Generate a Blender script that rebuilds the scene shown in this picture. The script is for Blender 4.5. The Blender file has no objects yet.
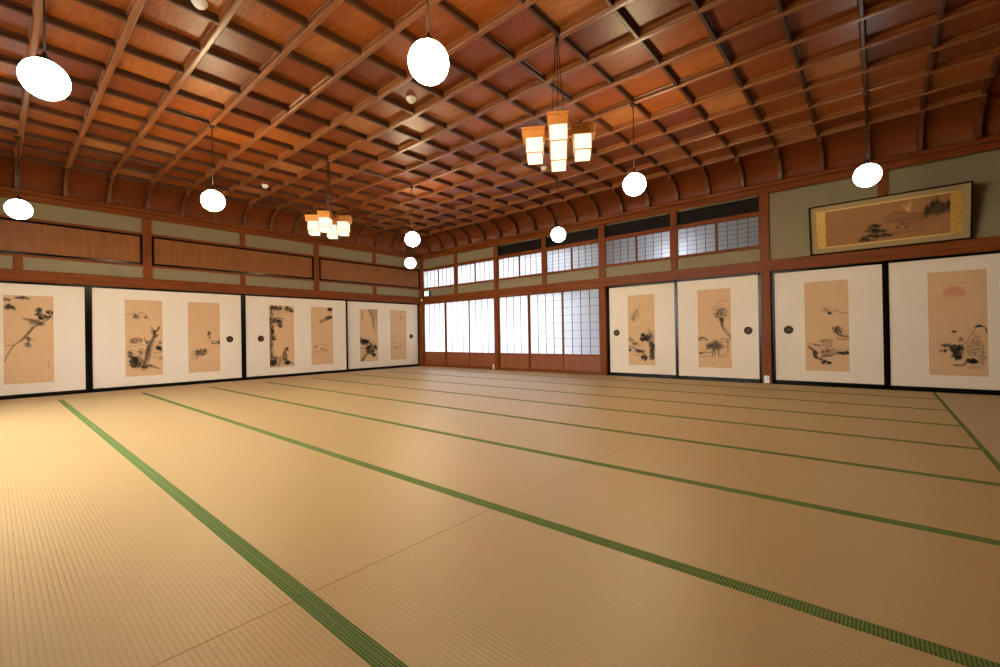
import bpy, bmesh, math, random
import numpy as np
from mathutils import Vector, Matrix
random.seed(7)
SC = bpy.context.scene
COL = SC.collection
# ------------------------------------------------------------------ room measures (metres)
U = 1.4325                 # post spacing on the far (right-hand) wall
LU = 1.569                 # post spacing on the left wall
RX, RY = 8 * U, -6 * LU    # room spans x 0..RX, y RY..0
COF = 0.523                # ceiling coffer
GX = [6.745 + COF * k for k in range(-12, 9)]
GY = [-5.755 + COF * j for j in range(-6, 11)]
ZC = 3.545                 # underside of ceiling ribs
ZP = ZC + 0.068            # ceiling panels

# ------------------------------------------------------------------ mesh helper
class MB:
    def __init__(s):
        s.v = []; s.f = []; s.m = []; s.sm = []
    def add(s, verts, faces, mat=0, smooth=False):
        b = len(s.v); s.v += [tuple(p) for p in verts]
        for f in faces:
            s.f.append([i + b for i in f]); s.m.append(mat); s.sm.append(smooth)
        return s
    def box(s, x0, x1, y0, y1, z0, z1, mat=0):
        if x0 > x1: x0, x1 = x1, x0
        if y0 > y1: y0, y1 = y1, y0
        if z0 > z1: z0, z1 = z1, z0
        v = [(x0,y0,z0),(x1,y0,z0),(x1,y1,z0),(x0,y1,z0),(x0,y0,z1),(x1,y0,z1),(x1,y1,z1),(x0,y1,z1)]
        return s.add(v, [(0,3,2,1),(4,5,6,7),(0,1,5,4),(1,2,6,5),(2,3,7,6),(3,0,4,7)], mat)
    def extrude(s, prof, a, b, axis, mat=0, smooth=False):
        """closed profile [(p,q)] swept along an axis from a to b; axis x: (p,q)=(y,z); axis y: (x,z); axis z: (x,y)"""
        n = len(prof); vs = []
        for t in (a, b):
            for p, q in prof:
                vs.append((t,p,q) if axis == 'x' else (p,t,q) if axis == 'y' else (p,q,t))
        fs = [(i, (i+1) % n, (i+1) % n + n, i + n) for i in range(n)]
        return s.add(vs, fs + [tuple(reversed(range(n))), tuple(range(n, 2*n))], mat, smooth)
    def lathe(s, prof, cx=0, cy=0, seg=24, mat=0, smooth=True, axis='z'):
        vs = []; fs = []; n = len(prof)
        for k in range(seg):
            a = 2*math.pi*k/seg
            for r, z in prof:
                if axis == 'z': vs.append((cx + r*math.cos(a), cy + r*math.sin(a), z))
                else: vs.append((cx + r*math.cos(a), z, cy + r*math.sin(a)))   # about local y
        for k in range(seg):
            k2 = (k+1) % seg
            for i in range(n-1):
                fs.append((k*n+i, k2*n+i, k2*n+i+1, k*n+i+1))
        return s.add(vs, fs, mat, smooth)
    def tube(s, p, q, r, seg=8, mat=0):
        p = Vector(p); q = Vector(q); d = (q-p).normalized()
        a = d.orthogonal().normalized(); b = d.cross(a)
        vs = []
        for c in (p, q):
            for k in range(seg):
                t = 2*math.pi*k/seg; vs.append(c + a*r*math.cos(t) + b*r*math.sin(t))
        fs = [(k, (k+1)%seg, (k+1)%seg+seg, k+seg) for k in range(seg)]
        return s.add(vs, fs + [tuple(reversed(range(seg))), tuple(range(seg, 2*seg))], mat, True)
    def build(s, name, mats, parent=None, bevel=0, loc=None):
        me = bpy.data.meshes.new(name); me.from_pydata(s.v, [], s.f)
        for mt in (mats if isinstance(mats, (list, tuple)) else [mats]): me.materials.append(mt)
        me.polygons.foreach_set('material_index', s.m); me.polygons.foreach_set('use_smooth', s.sm)
        bm = bmesh.new(); bm.from_mesh(me); bmesh.ops.recalc_face_normals(bm, faces=bm.faces)
        if bevel:
            bmesh.ops.bevel(bm, geom=[e for e in bm.edges if e.is_manifold and e.calc_face_angle(0) > 0.6], offset=bevel, segments=1, affect='EDGES', clamp_overlap=True)
        bm.to_mesh(me); bm.free(); me.update()
        o = bpy.data.objects.new(name, me); COL.objects.link(o)
        if parent is not None: o.parent = parent
        if loc: o.location = loc
        return o

def tag(o, label=None, cat=None, group=None, kind=None):
    if label: o['label'] = label
    if cat: o['category'] = cat
    if group: o['group'] = group
    if kind: o['kind'] = kind
    return o
def thing(name, label, cat, loc=(0,0,0), rz=0, group=None, kind='thing'):
    o = bpy.data.objects.new(name, None); COL.objects.link(o)
    o.empty_display_size = 0.1
    o.location = loc; o.rotation_euler = (0, 0, rz)
    return tag(o, label, cat, group, kind)
KIDS = {}
def children(o): return [c for c in bpy.data.objects if c.parent == o]
def copy_tree(o, parent=None):
    c = o.copy(); COL.objects.link(c)
    if parent is not None: c.parent = parent
    for ch in children(o): copy_tree(ch, c)
    return c

# ------------------------------------------------------------------ materials
def lin(r, g, b):
    f = lambda c: c/12.92 if c <= .04045 else ((c+.055)/1.055)**2.4
    return (f(r/255), f(g/255), f(b/255), 1)
class NT:
    def __init__(s, name):
        s.m = bpy.data.materials.new(name); s.m.use_nodes = True
        s.t = s.m.node_tree; s.t.nodes.clear()
        s.out = s.t.nodes.new('ShaderNodeOutputMaterial')
    def n(s, typ, **kw):
        nd = s.t.nodes.new(typ)
        for k, v in kw.items():
            if k in nd.inputs: s.set(nd, k, v)
            else: setattr(nd, k, v)
        return nd
    def set(s, nd, k, v):
        if hasattr(v, 'is_output') or isinstance(v, bpy.types.NodeSocket): s.t.links.new(v, nd.inputs[k])
        else: nd.inputs[k].default_value = v
    def math(s, op, a, b=None, c=None):
        nd = s.t.nodes.new('ShaderNodeMath'); nd.operation = op
        for i, v in enumerate((a, b, c)):
            if v is not None: s.set(nd, i, v)
        return nd.outputs[0]
    def mix(s, fac, a, b, blend='MIX'):
        nd = s.t.nodes.new('ShaderNodeMix'); nd.data_type = 'RGBA'; nd.blend_type = blend
        s.set(nd, 0, fac); s.set(nd, 6, a); s.set(nd, 7, b)
        return nd.outputs[2]
    def coord(s, which='Object'):
        return s.n('ShaderNodeTexCoord').outputs[which]
    def mapping(s, v, scale=(1,1,1), loc=(0,0,0), rot=(0,0,0)):
        nd = s.n('ShaderNodeMapping'); s.set(nd, 'Vector', v)
        nd.inputs['Scale'].default_value = scale; nd.inputs['Location'].default_value = loc; nd.inputs['Rotation'].default_value = rot
        return nd.outputs[0]
    def noise(s, v, scale, detail=3, rough=.55, dist=0):
        nd = s.n('ShaderNodeTexNoise'); s.set(nd, 'Vector', v); s.set(nd, 'Scale', scale); s.set(nd, 'Detail', detail); s.set(nd, 'Roughness', rough); s.set(nd, 'Distortion', dist)
        return nd.outputs[0]
    def ramp(s, f, stops):
        nd = s.n('ShaderNodeValToRGB'); s.set(nd, 0, f)
        cr = nd.color_ramp
        while len(cr.elements) < len(stops): cr.elements.new(.5)
        for e, (p, c) in zip(cr.elements, stops): e.position = p; e.color = c if len(c) == 4 else (*c, 1)
        return nd.outputs[0]
    def bsdf(s, color, rough=.5, spec=.5, bump=None, strength=.2, dist=.01, **kw):
        b = s.n('ShaderNodeBsdfPrincipled'); s.set(b, 'Base Color', color); s.set(b, 'Roughness', rough); s.set(b, 'Specular IOR Level', spec)
        for k, v in kw.items(): s.set(b, k, v)
        if bump is not None:
            bp_ = s.n('ShaderNodeBump'); s.set(bp_, 'Height', bump); s.set(bp_, 'Strength', strength); s.set(bp_, 'Distance', dist)
            s.t.links.new(bp_.outputs[0], b.inputs['Normal'])
        return b
    def done(s, sh):
        s.t.links.new(sh.outputs[0] if hasattr(sh, 'outputs') else sh, s.out.inputs[0]); return s.m

def wood(name, c1, c2, axis='x', rough=.4, spec=.5, var=.18, gscale=1.0, coat=0):
    t = NT(name); co = t.coord()
    sc = {'x': (1.2, 22, 22), 'y': (22, 1.2, 22), 'z': (22, 22, 1.2)}[axis]
    g = t.noise(t.mapping(co, tuple(q*gscale for q in sc)), 1.6, 5, .62, .6)
    fine = t.noise(t.mapping(co, tuple(q*gscale*3.4 for q in sc)), 2.2, 3, .6)
    big = t.noise(co, 1.3, 2)
    col = t.ramp(g, [(.28, c1), (.72, c2)])
    col = t.mix(t.math('MULTIPLY', fine, .35), col, tuple(q*.6 for q in c1[:3]) + (1,))
    hs = t.n('ShaderNodeHueSaturation'); t.set(hs, 'Color', col)
    t.set(hs, 'Value', t.math('MULTIPLY_ADD', big, var*2, 1-var))
    return t.done(t.bsdf(hs.outputs[0], rough, spec, t.math('ADD', g, fine), .12, .004, **({'Coat Weight': coat, 'Coat Roughness': .15} if coat else {})))

def plain(name, c, rough=.5, spec=.5, **kw):
    t = NT(name); return t.done(t.bsdf(c, rough, spec, **kw))

M = {}
W1, W2 = lin(98, 45, 13), lin(132, 68, 24)
for ax in 'xyz': M['wood_' + ax] = wood('reddish_timber_' + ax, W1, W2, ax, .45, .12)
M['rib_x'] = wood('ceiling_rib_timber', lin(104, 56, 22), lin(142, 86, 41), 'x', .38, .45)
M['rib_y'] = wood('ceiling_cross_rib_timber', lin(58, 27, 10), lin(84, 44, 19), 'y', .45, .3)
M['cove'] = wood('cove_board', lin(94, 42, 14), lin(120, 58, 20), 'z', .45, .25, .18)
M['rib_dark'] = wood('dark_cove_rib_timber', lin(78, 38, 16), lin(110, 60, 28), 'z', .4, .35)
M['ranma'] = wood('transom_board_timber', lin(112, 62, 22), lin(146, 88, 36), 'z', .5, .25, .2)
M['koshi'] = wood('kickboard_timber', lin(112, 58, 30), lin(144, 82, 46), 'z', .5, .3, .2)
M['lattice'] = plain('lattice_timber', lin(100, 60, 42), .55, .3)
M['lantern_wood'] = wood('lit_lantern_timber', lin(196, 122, 54), lin(222, 150, 74), 'x', .5, .4)  # timber tone lightened, light of the nearby globes put into its colour
M['lacquer'] = plain('black_lacquer', lin(10, 8, 8), .2, .16)
M['dark'] = plain('dark_slot_timber', lin(24, 15, 11), .7, .2)
M['bronze'] = plain('aged_bronze', lin(84, 62, 36), .42, .5, Metallic=.2)
M['bronze_dark'] = plain('dark_bronze', lin(50, 34, 18), .5, .2)
M['plastic'] = plain('white_plastic', lin(232, 228, 220), .4, .5)
M['plastic_dark'] = plain('grey_slot', lin(60, 58, 55), .5, .3)
M['cord'] = plain('black_cord', lin(20, 16, 14), .5, .4)
M['cap'] = plain('dark_metal_cap', lin(50, 38, 28), .35, .5, Metallic=.6)
M['gold_trim'] = plain('gold_cloth_edge', lin(206, 160, 66), .4, .6)
M['sign_green'] = plain('green_housing', lin(40, 70, 48), .4, .5)

def ceiling_mat():
    t = NT('coffer_panels'); co = t.coord()
    sx = t.n('ShaderNodeSeparateXYZ'); t.set(sx, 0, co)
    ix = t.math('FLOOR', t.math('DIVIDE', t.math('SUBTRACT', sx.outputs[0], GX[0]), COF))
    iy = t.math('FLOOR', t.math('DIVIDE', t.math('SUBTRACT', sx.outputs[1], GY[0]), COF))
    cb = t.n('ShaderNodeCombineXYZ'); t.set(cb, 0, ix); t.set(cb, 1, iy)
    wn = t.n('ShaderNodeTexWhiteNoise'); wn.noise_dimensions = '3D'; t.set(wn, 'Vector', cb.outputs[0])
    off = t.n('ShaderNodeVectorMath'); off.operation = 'MULTIPLY_ADD'
    t.set(off, 0, wn.outputs['Color']); off.inputs[1].default_value = (9, 9, 9); t.set(off, 2, co)
    g = t.noise(t.mapping(off.outputs[0], (1.6, 9, 1)), 2.4, 5, .6, 1.6)
    spk = t.noise(t.mapping(off.outputs[0], (6, 14, 1)), 6, 3, .7)
    c = t.ramp(wn.outputs['Value'], [(0, lin(88, 33, 7)), (.45, lin(120, 54, 10)), (.78, lin(142, 73, 15)), (.87, lin(148, 82, 28)), (1, lin(170, 112, 64))])
    c = t.mix(t.math('MULTIPLY', t.ramp(g, [(.35, (0,0,0)), (.7, (1,1,1))]), .6), c, lin(72, 27, 8))
    c = t.mix(t.math('MULTIPLY', t.ramp(spk, [(.45, (0,0,0)), (.8, (1,1,1))]), .3), c, lin(196, 118, 56))
    return t.done(t.bsdf(c, .42, .28, g, .08, .004))
M['coffer'] = ceiling_mat()

def plaster():
    t = NT('olive_plaster'); co = t.coord()
    n = t.noise(co, 3, 4); f = t.noise(co, 160, 2)
    c = t.mix(n, lin(124, 111, 84), lin(134, 120, 92))
    return t.done(t.bsdf(c, .9, .15, f, .15, .002))
M['plaster'] = plaster()
def fus_paper():
    t = NT('sliding_panel_paper'); co = t.coord()
    wv = t.n('ShaderNodeTexWave'); wv.bands_direction = 'Z'; t.set(wv, 'Vector', co); t.set(wv, 'Scale', 40); t.set(wv, 'Distortion', 3); t.set(wv, 'Detail', 2)
    n = t.noise(co, 2.0, 3)
    c = t.mix(n, lin(220, 204, 184), lin(211, 194, 171))
    c = t.mix(t.math('MULTIPLY', wv.outputs['Fac'], .12), c, lin(212, 192, 162))
    return t.done(t.bsdf(c, .75, .25, wv.outputs['Fac'], .05, .001))
M['fpaper'] = fus_paper()
def ink_mat(name, base, blotch):
    t = NT(name); co = t.coord()
    a = t.n('ShaderNodeVertexColor'); a.layer_name = 'ink'
    n = t.noise(co, 5, 4); fib = t.noise(t.mapping(co, (160, 160, 60)), 1, 2)
    c = t.mix(n, base, blotch); c = t.mix(t.math('MULTIPLY', fib, .16), c, tuple(q*.72 for q in base[:3]) + (1,))
    c = t.mix(1.0, c, a.outputs['Color'], 'MULTIPLY')
    return t.done(t.bsdf(c, .7, .25))
M['silk'] = ink_mat('aged_silk_painting', lin(204, 165, 122), lin(192, 150, 107))
M['silk_brown'] = ink_mat('browned_silk_painting', lin(150, 104, 60), lin(134, 90, 50))
def brocade():
    t = NT('gold_brocade'); co = t.coord()
    wv = t.n('ShaderNodeTexWave'); t.set(wv, 'Vector', co); t.set(wv, 'Scale', 7); t.set(wv, 'Distortion', 14); t.set(wv, 'Detail', 3); t.set(wv, 'Detail Scale', 2.5)
    c = t.ramp(wv.outputs['Fac'], [(.1, lin(172, 128, 52)), (.9, lin(196, 152, 68))])
    return t.done(t.bsdf(c, .38, .6, Metallic=.35))
M['brocade'] = brocade()
def linen():
    t = NT('grey_brown_mount_cloth'); co = t.coord(); n = t.noise(co, 260, 2)
    return t.done(t.bsdf(t.mix(n, lin(140, 116, 78), lin(160, 136, 94)), .85, .15, n, .1, .001))
M['mount'] = linen()

def shoji_paper():
    t = NT('translucent_screen_paper'); co = t.coord()
    n = t.noise(co, 24, 4)
    c = t.mix(n, lin(172, 174, 180), lin(188, 190, 196))
    d = t.n('ShaderNodeBsdfDiffuse'); t.set(d, 'Color', c)
    tr = t.n('ShaderNodeBsdfTranslucent'); t.set(tr, 'Color', c)
    mx = t.n('ShaderNodeMixShader'); t.set(mx, 0, .72); t.t.links.new(d.outputs[0], mx.inputs[1]); t.t.links.new(tr.outputs[0], mx.inputs[2])
    return t.done(mx)
M['spaper'] = shoji_paper()

def glazing():
    t = NT('clear_glazing')
    a = t.n('ShaderNodeBsdfTransparent'); t.set(a, 'Color', (1, .99, .97, 1)); g = t.n('ShaderNodeBsdfGlossy'); t.set(g, 'Roughness', .02)
    mx = t.n('ShaderNodeMixShader'); t.set(mx, 0, .08); t.t.links.new(a.outputs[0], mx.inputs[1]); t.t.links.new(g.outputs[0], mx.inputs[2])
    return t.done(mx)
M['glazing'] = glazing()
def emit(name, col, strength):
    t = NT(name); e = t.n('ShaderNodeEmission'); t.set(e, 'Color', col); t.set(e, 'Strength', strength)
    return t.done(e)
WARM = (1.0, .79, .46, 1)
M['globe'] = emit('glowing_globe', WARM, 112); M['globe_cool'] = emit('glowing_globe_neutral', (.95, 1.0, .86, 1), 18)
M['lglass'] = emit('glowing_lantern_glass', (1.0, .84, .54, 1), 1.7)
M['exit'] = emit('lit_sign_face', (.95, 1, .97, 1), 1.6)

def tatami(name, bleach=0.0):
    t = NT(name); co = t.coord()
    s = t.n('ShaderNodeSeparateXYZ'); t.set(s, 0, co)
    per = .0155
    ph = t.math('FRACT', t.math('DIVIDE', s.outputs[1], per))
    tri = t.math('ABSOLUTE', t.math('SUBTRACT', t.math('MULTIPLY', ph, 2), 1))     # 1 at the groove, 0 on the ridge
    groove = t.math('POWER', tri, 3.0)
    # rushes cross the mat: fine lines along local y, staggered from ridge to ridge
    row = t.math('FLOOR', t.math('DIVIDE', s.outputs[1], per))
    xo = t.math('ADD', t.math('DIVIDE', s.outputs[0], .0075), t.math('MULTIPLY', row, .5))
    rush = t.math('ABSOLUTE', t.math('SUBTRACT', t.math('MULTIPLY', t.math('FRACT', xo), 2), 1))
    inf = t.n('ShaderNodeObjectInfo')
    n1 = t.noise(t.mapping(co, (1.2, 60, 1)), 3, 3); n2 = t.noise(co, 1.1, 3); n3 = t.noise(t.mapping(co, (140, 40, 1)), 1, 2)
    c = t.mix(n2, lin(206, 177, 130), lin(198, 166, 113))
    c = t.mix(t.math('MULTIPLY', n1, .25), c, lin(184, 142, 80))
    c = t.mix(t.math('MULTIPLY', n3, .22), c, lin(216, 184, 126))
    c = t.mix(t.math('MULTIPLY', inf.outputs['Random'], .22), c, lin(190, 150, 86))
    if bleach: c = t.mix(bleach, c, lin(206, 194, 160))
    c = t.mix(t.math('MULTIPLY', groove, .26), c, lin(140, 98, 52))
    c = t.mix(t.math('MULTIPLY', rush, .3), c, lin(150, 108, 60))
    h = t.math('SUBTRACT', t.math('MULTIPLY', rush, .25), groove)
    return t.done(t.bsdf(c, .40, .9, h, .22, .003))
M['tatami'] = tatami('rush_matting'); M['tatami_pale'] = tatami('pale_rush_matting', .5)
def heri():
    t = NT('green_cloth_edging'); co = t.coord()
    ck = t.n('ShaderNodeTexChecker'); t.set(ck, 'Vector', t.mapping(co, (1,1,0.001), rot=(0,0,math.radians(45)))); t.set(ck, 'Scale', 150)
    n = t.noise(co, 90, 2)
    c = t.mix(ck.outputs[1], lin(128, 148, 80), lin(54, 72, 32))
    c = t.mix(t.math('MULTIPLY', n, .4), c, lin(90, 112, 54))
    return t.done(t.bsdf(c, .75, .2, ck.outputs[1], .15, .001))
M['heri'] = heri()
M['seam'] = plain('dark_underfloor', lin(104, 78, 48), .9, .1)
M['gravel'] = plain('pale_gravel', lin(168, 164, 154), .9, .1)
M['ext'] = plain('weathered_exterior_timber', lin(74, 66, 60), .8, .2)

# ------------------------------------------------------------------ ink paintings: pigment per vertex on a fine mesh
PW, PH = .53, 1.352
RNG = np.random.default_rng(5)
def vnoise(X, Y, s, seed):
    r = np.random.default_rng(seed); G = r.random((64, 64))
    x = X*s; y = Y*s; xi = np.floor(x).astype(int); yi = np.floor(y).astype(int); fx = x-xi; fy = y-yi
    fx = fx*fx*(3-2*fx); fy = fy*fy*(3-2*fy)
    g = lambda a, b: G[a % 64, b % 64]
    return (g(xi,yi)*(1-fx)+g(xi+1,yi)*fx)*(1-fy) + (g(xi,yi+1)*(1-fx)+g(xi+1,yi+1)*fx)*fy
class Canvas:
    """pigment laid by brush strokes; coordinates of a sketch box are mapped to u 0..1 and v 0..asp (from the top)"""
    def __init__(s, box, asp, nx=96, seed=1):
        s.box = box; s.asp = asp; s.nx = nx; s.ny = int(nx*asp)
        s.X, s.Y = np.meshgrid(np.linspace(0, 1, s.nx), np.linspace(0, asp, s.ny))
        s.C = np.ones((s.ny, s.nx, 3)); s.seed = seed
        s.n = vnoise(s.X, s.Y, 34, seed)*.6 + vnoise(s.X, s.Y, 75, seed+1)*.4
    def P(s, p):
        x0, x1, y0, y1 = s.box
        return ((p[0]-x0)/(x1-x0), (p[1]-y0)/(y1-y0)*s.asp)
    def lay(s, m, ink):
        m = np.clip(m, 0, 1)[..., None]; s.C = s.C*(1-m) + s.C*np.array(ink)*m
    def st(s, pts, w0=.02, w1=None, d=.9, ink=(.16,.15,.16), soft=.5, dry=.35):
        w1 = w0 if w1 is None else w1
        w0 = w0*1.5+.014; w1 = w1*1.5+.012; soft = max(soft, .85); ink = tuple(q*.85 if q < 1 else q for q in ink)
        q = [s.P(p) for p in pts]; best = np.full(s.X.shape, 9.); n = len(q)-1
        for i in range(n):
            (ax, ay), (bx, by) = q[i], q[i+1]; dx, dy = bx-ax, by-ay; L = dx*dx+dy*dy+1e-9
            t = np.clip(((s.X-ax)*dx+(s.Y-ay)*dy)/L, 0, 1)
            w = w0+(w1-w0)*(i+t)/n
            best = np.minimum(best, np.hypot(s.X-ax-t*dx, s.Y-ay-t*dy)/(w*.5))
        e = best + (s.n-.5)*dry*2
        s.lay(np.clip((1.15-e)/soft, 0, 1)*d, ink)
    def wash(s, c, rx, ry, d=.4, ink=(.35,.34,.34), rough=.8):
        cx, cy = s.P(c); x0, x1, y0, y1 = s.box; rx /= (x1-x0); ry = ry/(y1-y0)*s.asp
        e = np.hypot((s.X-cx)/rx, (s.Y-cy)/ry) + (s.n-.5)*rough
        s.lay(np.clip((1.1-e)/.7, 0, 1)*d, ink)
    def leaves(s, c, rx, ry, k=24, size=12, d=.85, ang=None, w=.022, ink=(.15,.15,.17)):
        if s.asp > 1: s.wash(c, rx*1.15, ry*1.15, .5*d, (.42,.40,.40), 1.1)
        r = np.random.default_rng(s.seed*31 + int(c[0]) + int(c[1])*7)
        for _ in range(int(k*1.35)):
            a = r.random()*6.28; q = math.sqrt(r.random())
            x, y = c[0]+rx*q*math.cos(a), c[1]+ry*q*math.sin(a)
            b = r.random()*6.28 if ang is None else ang + r.normal()*.35
            l = size*(.5+r.random()*.8)
            s.st([(x, y), (x+l*math.cos(b), y+l*math.sin(b))], w*(.7+r.random()*.6), w*.35, d*(.5+.5*r.random()), ink)
    def build(s, w, h, parent, loc, mat, name='painting', thick=.002):
        nx, ny = s.nx, s.ny
        V = [((i/(nx-1)-.5)*w, 0, h*(1-j/(ny-1))) for j in range(ny) for i in range(nx)]
        F = [(j*nx+i, (j+1)*nx+i, (j+1)*nx+i+1, j*nx+i+1) for j in range(ny-1) for i in range(nx-1)]
        b = len(V)       # a thin backing gives the sheet its thickness
        V += [(-.5*w, thick, 0), (.5*w, thick, 0), (.5*w, thick, h), (-.5*w, thick, h)]
        F += [(b, b+1, b+2, b+3), (b, b+3, 0, (ny-1)*nx), (b+1, ny*nx-1, nx-1, b+2), (b+3, b+2, nx-1, 0), (b, (ny-1)*nx, ny*nx-1, b+1)]
        me = bpy.data.meshes.new(name); me.from_pydata(V, [], F); me.materials.append(mat)
        ca = me.color_attributes.new('ink', 'FLOAT_COLOR', 'POINT')
        a = np.ones((len(V), 4)); a[:nx*ny, :3] = s.C.reshape(-1, 3); ca.data.foreach_set('color', a.ravel())
        me.update()
        o = bpy.data.objects.new(name, me); COL.objects.link(o); o.parent = parent; o.location = loc
        return o
ASP = PH/PW
GREY = (.38, .38, .40); SOFT = (.55, .54, .55); BROWN = (.45, .34, .27)
def pt_bird():
    c = Canvas((25,340,55,625), ASP, seed=2)
    c.wash((110,470), 90, 80, .25, (1.12,1.1,1.1))
    c.st([(338,165),(290,215),(245,240),(200,272),(140,340),(85,378),(52,430),(27,482)], .05, .016, .75, (.34,.30,.28))
    c.st([(205,262),(165,318),(135,345)], .055, .03, .6, (.26,.23,.22))
    c.st([(27,378),(60,380),(88,377)], .014, .018, .7, BROWN)
    c.st([(148,204),(185,214),(235,222),(262,238)], .035, .10, .85, (.26,.25,.27)); c.st([(200,228),(250,240)], .11, .07, .7, (.24,.23,.25))
    c.st([(258,236),(274,246)], .03, .012, .7)
    for p in ((235,145),(240,172),(315,160),(262,198),(300,190)): c.leaves(p, 22, 12, 8, 20, .85, .3, .04)
    c.leaves((180,340), 22, 14, 7, 16, .6, .5, .035); c.leaves((170,376), 18, 14, 8, 14, .7, None, .035)
    c.leaves((60,132), 30, 18, 14, 18, .8, .5, .045); c.leaves((135,70), 50, 8, 12, 18, .75, .1, .03); c.leaves((45,86), 22, 8, 6, 16, .7, -.2, .03)
    for y in (485,500,515,528): c.st([(303,y),(309,y+7)], .014, .01, .6, BROWN)
    return c
def pt_oldtree():
    c = Canvas((45,325,68,620), ASP, seed=3)
    c.st([(60,175),(95,172),(110,160),(130,180),(160,155),(200,175),(228,212)], .03, .018, .6, GREY, .9)
    c.wash((135,190), 40, 22, .5, GREY); c.leaves((120,190), 22, 14, 10, 10, .6, 1.4, .025); c.leaves((200,190), 16, 12, 8, 9, .55, 1.0, .025)
    c.st([(178,562),(198,500),(213,440),(235,390),(262,335),(268,295)], .13, .07, .8, (.32,.30,.30)); c.st([(170,560),(192,500),(206,440),(226,395),(256,335)], .04, .03, .7); c.leaves((215,440), 20, 90, 26, 16, .7, 2.0, .02); c.leaves((262,312), 24, 22, 14, 12, .7, None, .022)
    for b in ([(266,302),(250,280),(238,264)], [(268,302),(290,285),(303,266)], [(262,335),(285,330),(297,322)], [(208,385),(192,365),(184,340)], [(245,300),(240,285)], [(285,290),(296,262),(308,268)]): c.st(b, .035, .014, .85)
    for y, x0, x1 in ((352,95,165),(366,75,180),(380,80,150),(395,120,185),(405,60,120)): c.st([(x0,y+6),((x0+x1)/2,y-4),(x1,y+4)], .022, .012, .6, GREY)
    c.leaves((120,362), 45, 22, 26, 14, .65, .1, .022)
    c.wash((130,515), 70, 56, .6, (.36,.35,.35)); c.st([(70,470),(110,500),(150,545),(200,562)], .06, .05, .7); c.st([(60,440),(100,430),(150,452)], .03, .02, .5, GREY); c.wash((250,440), 70, 60, .22, GREY); c.leaves((125,515), 48, 42, 44, 16, .9, None, .04); c.leaves((85,460), 25, 22, 18, 12, .7, None, .028); c.leaves((165,440), 22, 28, 14, 12, .6, None, .026)
    c.st([(175,560),(215,546),(250,556),(296,572)], .07, .02, .85); c.wash((222,550), 40, 18, .6)
    c.leaves((297,420), 24, 16, 20, 12, .9, None, .035); c.leaves((300,380), 18, 14, 9, 10, .5, None, .022)
    for y, x0 in ((455,262),(490,250),(510,290),(498,292)): c.st([(x0,y),(324,y-6)], .018, .024, .6, (.3,.3,.31))
    return c
def pt_sparse():
    c = Canvas((512,742,90,595), ASP, seed=4)
    c.st([(520,302),(620,298),(740,300)], .008, .008, .3, SOFT)
    c.leaves((664,325), 12, 22, 14, 12, .7, 1.3, .028); c.st([(655,352),(672,345)], .02, .01, .6, GREY)
    c.st([(650,372),(690,368),(735,380)], .022, .02, .6, GREY); c.leaves((735,378), 8, 18, 10, 10, .7, None, .03); c.st([(676,392),(738,388)], .018, .02, .45, BROWN); c.leaves((700,385), 28, 8, 10, 10, .5, 0, .02)
    c.leaves((605,450), 40, 24, 30, 12, .85, None, .036); c.leaves((565,470), 34, 30, 16, 7, .5, None, .02); c.st([(560,468),(600,476),(650,462)], .016, .012, .5, BROWN); c.wash((606,452), 42, 26, .3, BROWN)
    return c
def pt_pine():
    c = Canvas((72,292,68,610), ASP, seed=5)
    c.wash((150,110), 110, 60, .3, GREY); c.wash((140,210), 70, 50, .3, GREY); c.wash((150,570), 100, 50, .35, GREY); c.leaves((95,330), 16, 230, 40, 18, .8, 1.5, .03); c.st([(95,66),(88,130),(84,200),(98,300),(84,420),(92,590)], .075, .06, .62, (.26,.24,.25)); c.st([(78,180),(82,300),(76,420),(80,600)], .05, .05, .6)
    c.st([(90,186),(140,178),(205,186)], .05, .02, .8)
    for p, rx, ry, k in (((150,92),40,16,22),((240,95),34,16,20),((270,112),22,16,14),((105,90),20,20,12),((135,205),45,16,30),((165,240),20,24,16),((112,352),18,22,12),((100,290),12,30,10)): c.leaves(p, rx, ry, k, 15, .9, None, .036)
    c.st([(145,592),(188,505),(228,440)], .10, .05, .6, (.40,.36,.35)); c.leaves((205,500), 18, 60, 18, 14, .95, 1.9, .04); c.leaves((228,455), 8, 18, 8, 12, .9, 1.6, .04)
    c.wash((105,570), 34, 30, .75); c.leaves((105,568), 30, 28, 26, 14, .95, None, .045); c.wash((218,572), 26, 20, .75); c.leaves((222,572), 28, 18, 20, 14, .95, None, .045)
    c.st([(235,580),(265,578),(291,588)], .04, .02, .85); c.leaves((125,530), 40, 18, 18, 12, .6, None, .026); c.leaves((200,400), 10, 10, 3, 10, .2, None, .02)
    return c
def pt_boat():
    c = Canvas((445,640,85,600), ASP, seed=6)
    c.leaves((612,102), 22, 12, 18, 16, .8, .6, .05); c.wash((612,104), 26, 18, .5)
    c.st([(532,214),(575,196),(605,180),(632,172)], .12, .08, .8, (.30,.32,.28)); c.leaves((600,180), 34, 20, 18, 14, .7, -.4, .04); c.st([(600,178),(618,166)], .05, .03, .7, (.3,.28,.26))
    c.st([(455,484),(520,486),(592,491)], .016, .016, .75, BROWN); c.st([(526,460),(555,466),(588,476)], .035, .02, .9)
    c.st([(468,444),(490,428),(525,416),(560,424),(582,438)], .02, .014, .55, BROWN); c.leaves((482,440), 10, 8, 6, 8, .6, None, .025); c.leaves((558,420), 12, 6, 4, 8, .4, None, .02)
    c.st([(500,506),(560,508)], .01, .01, .35, BROWN)
    return c
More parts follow.
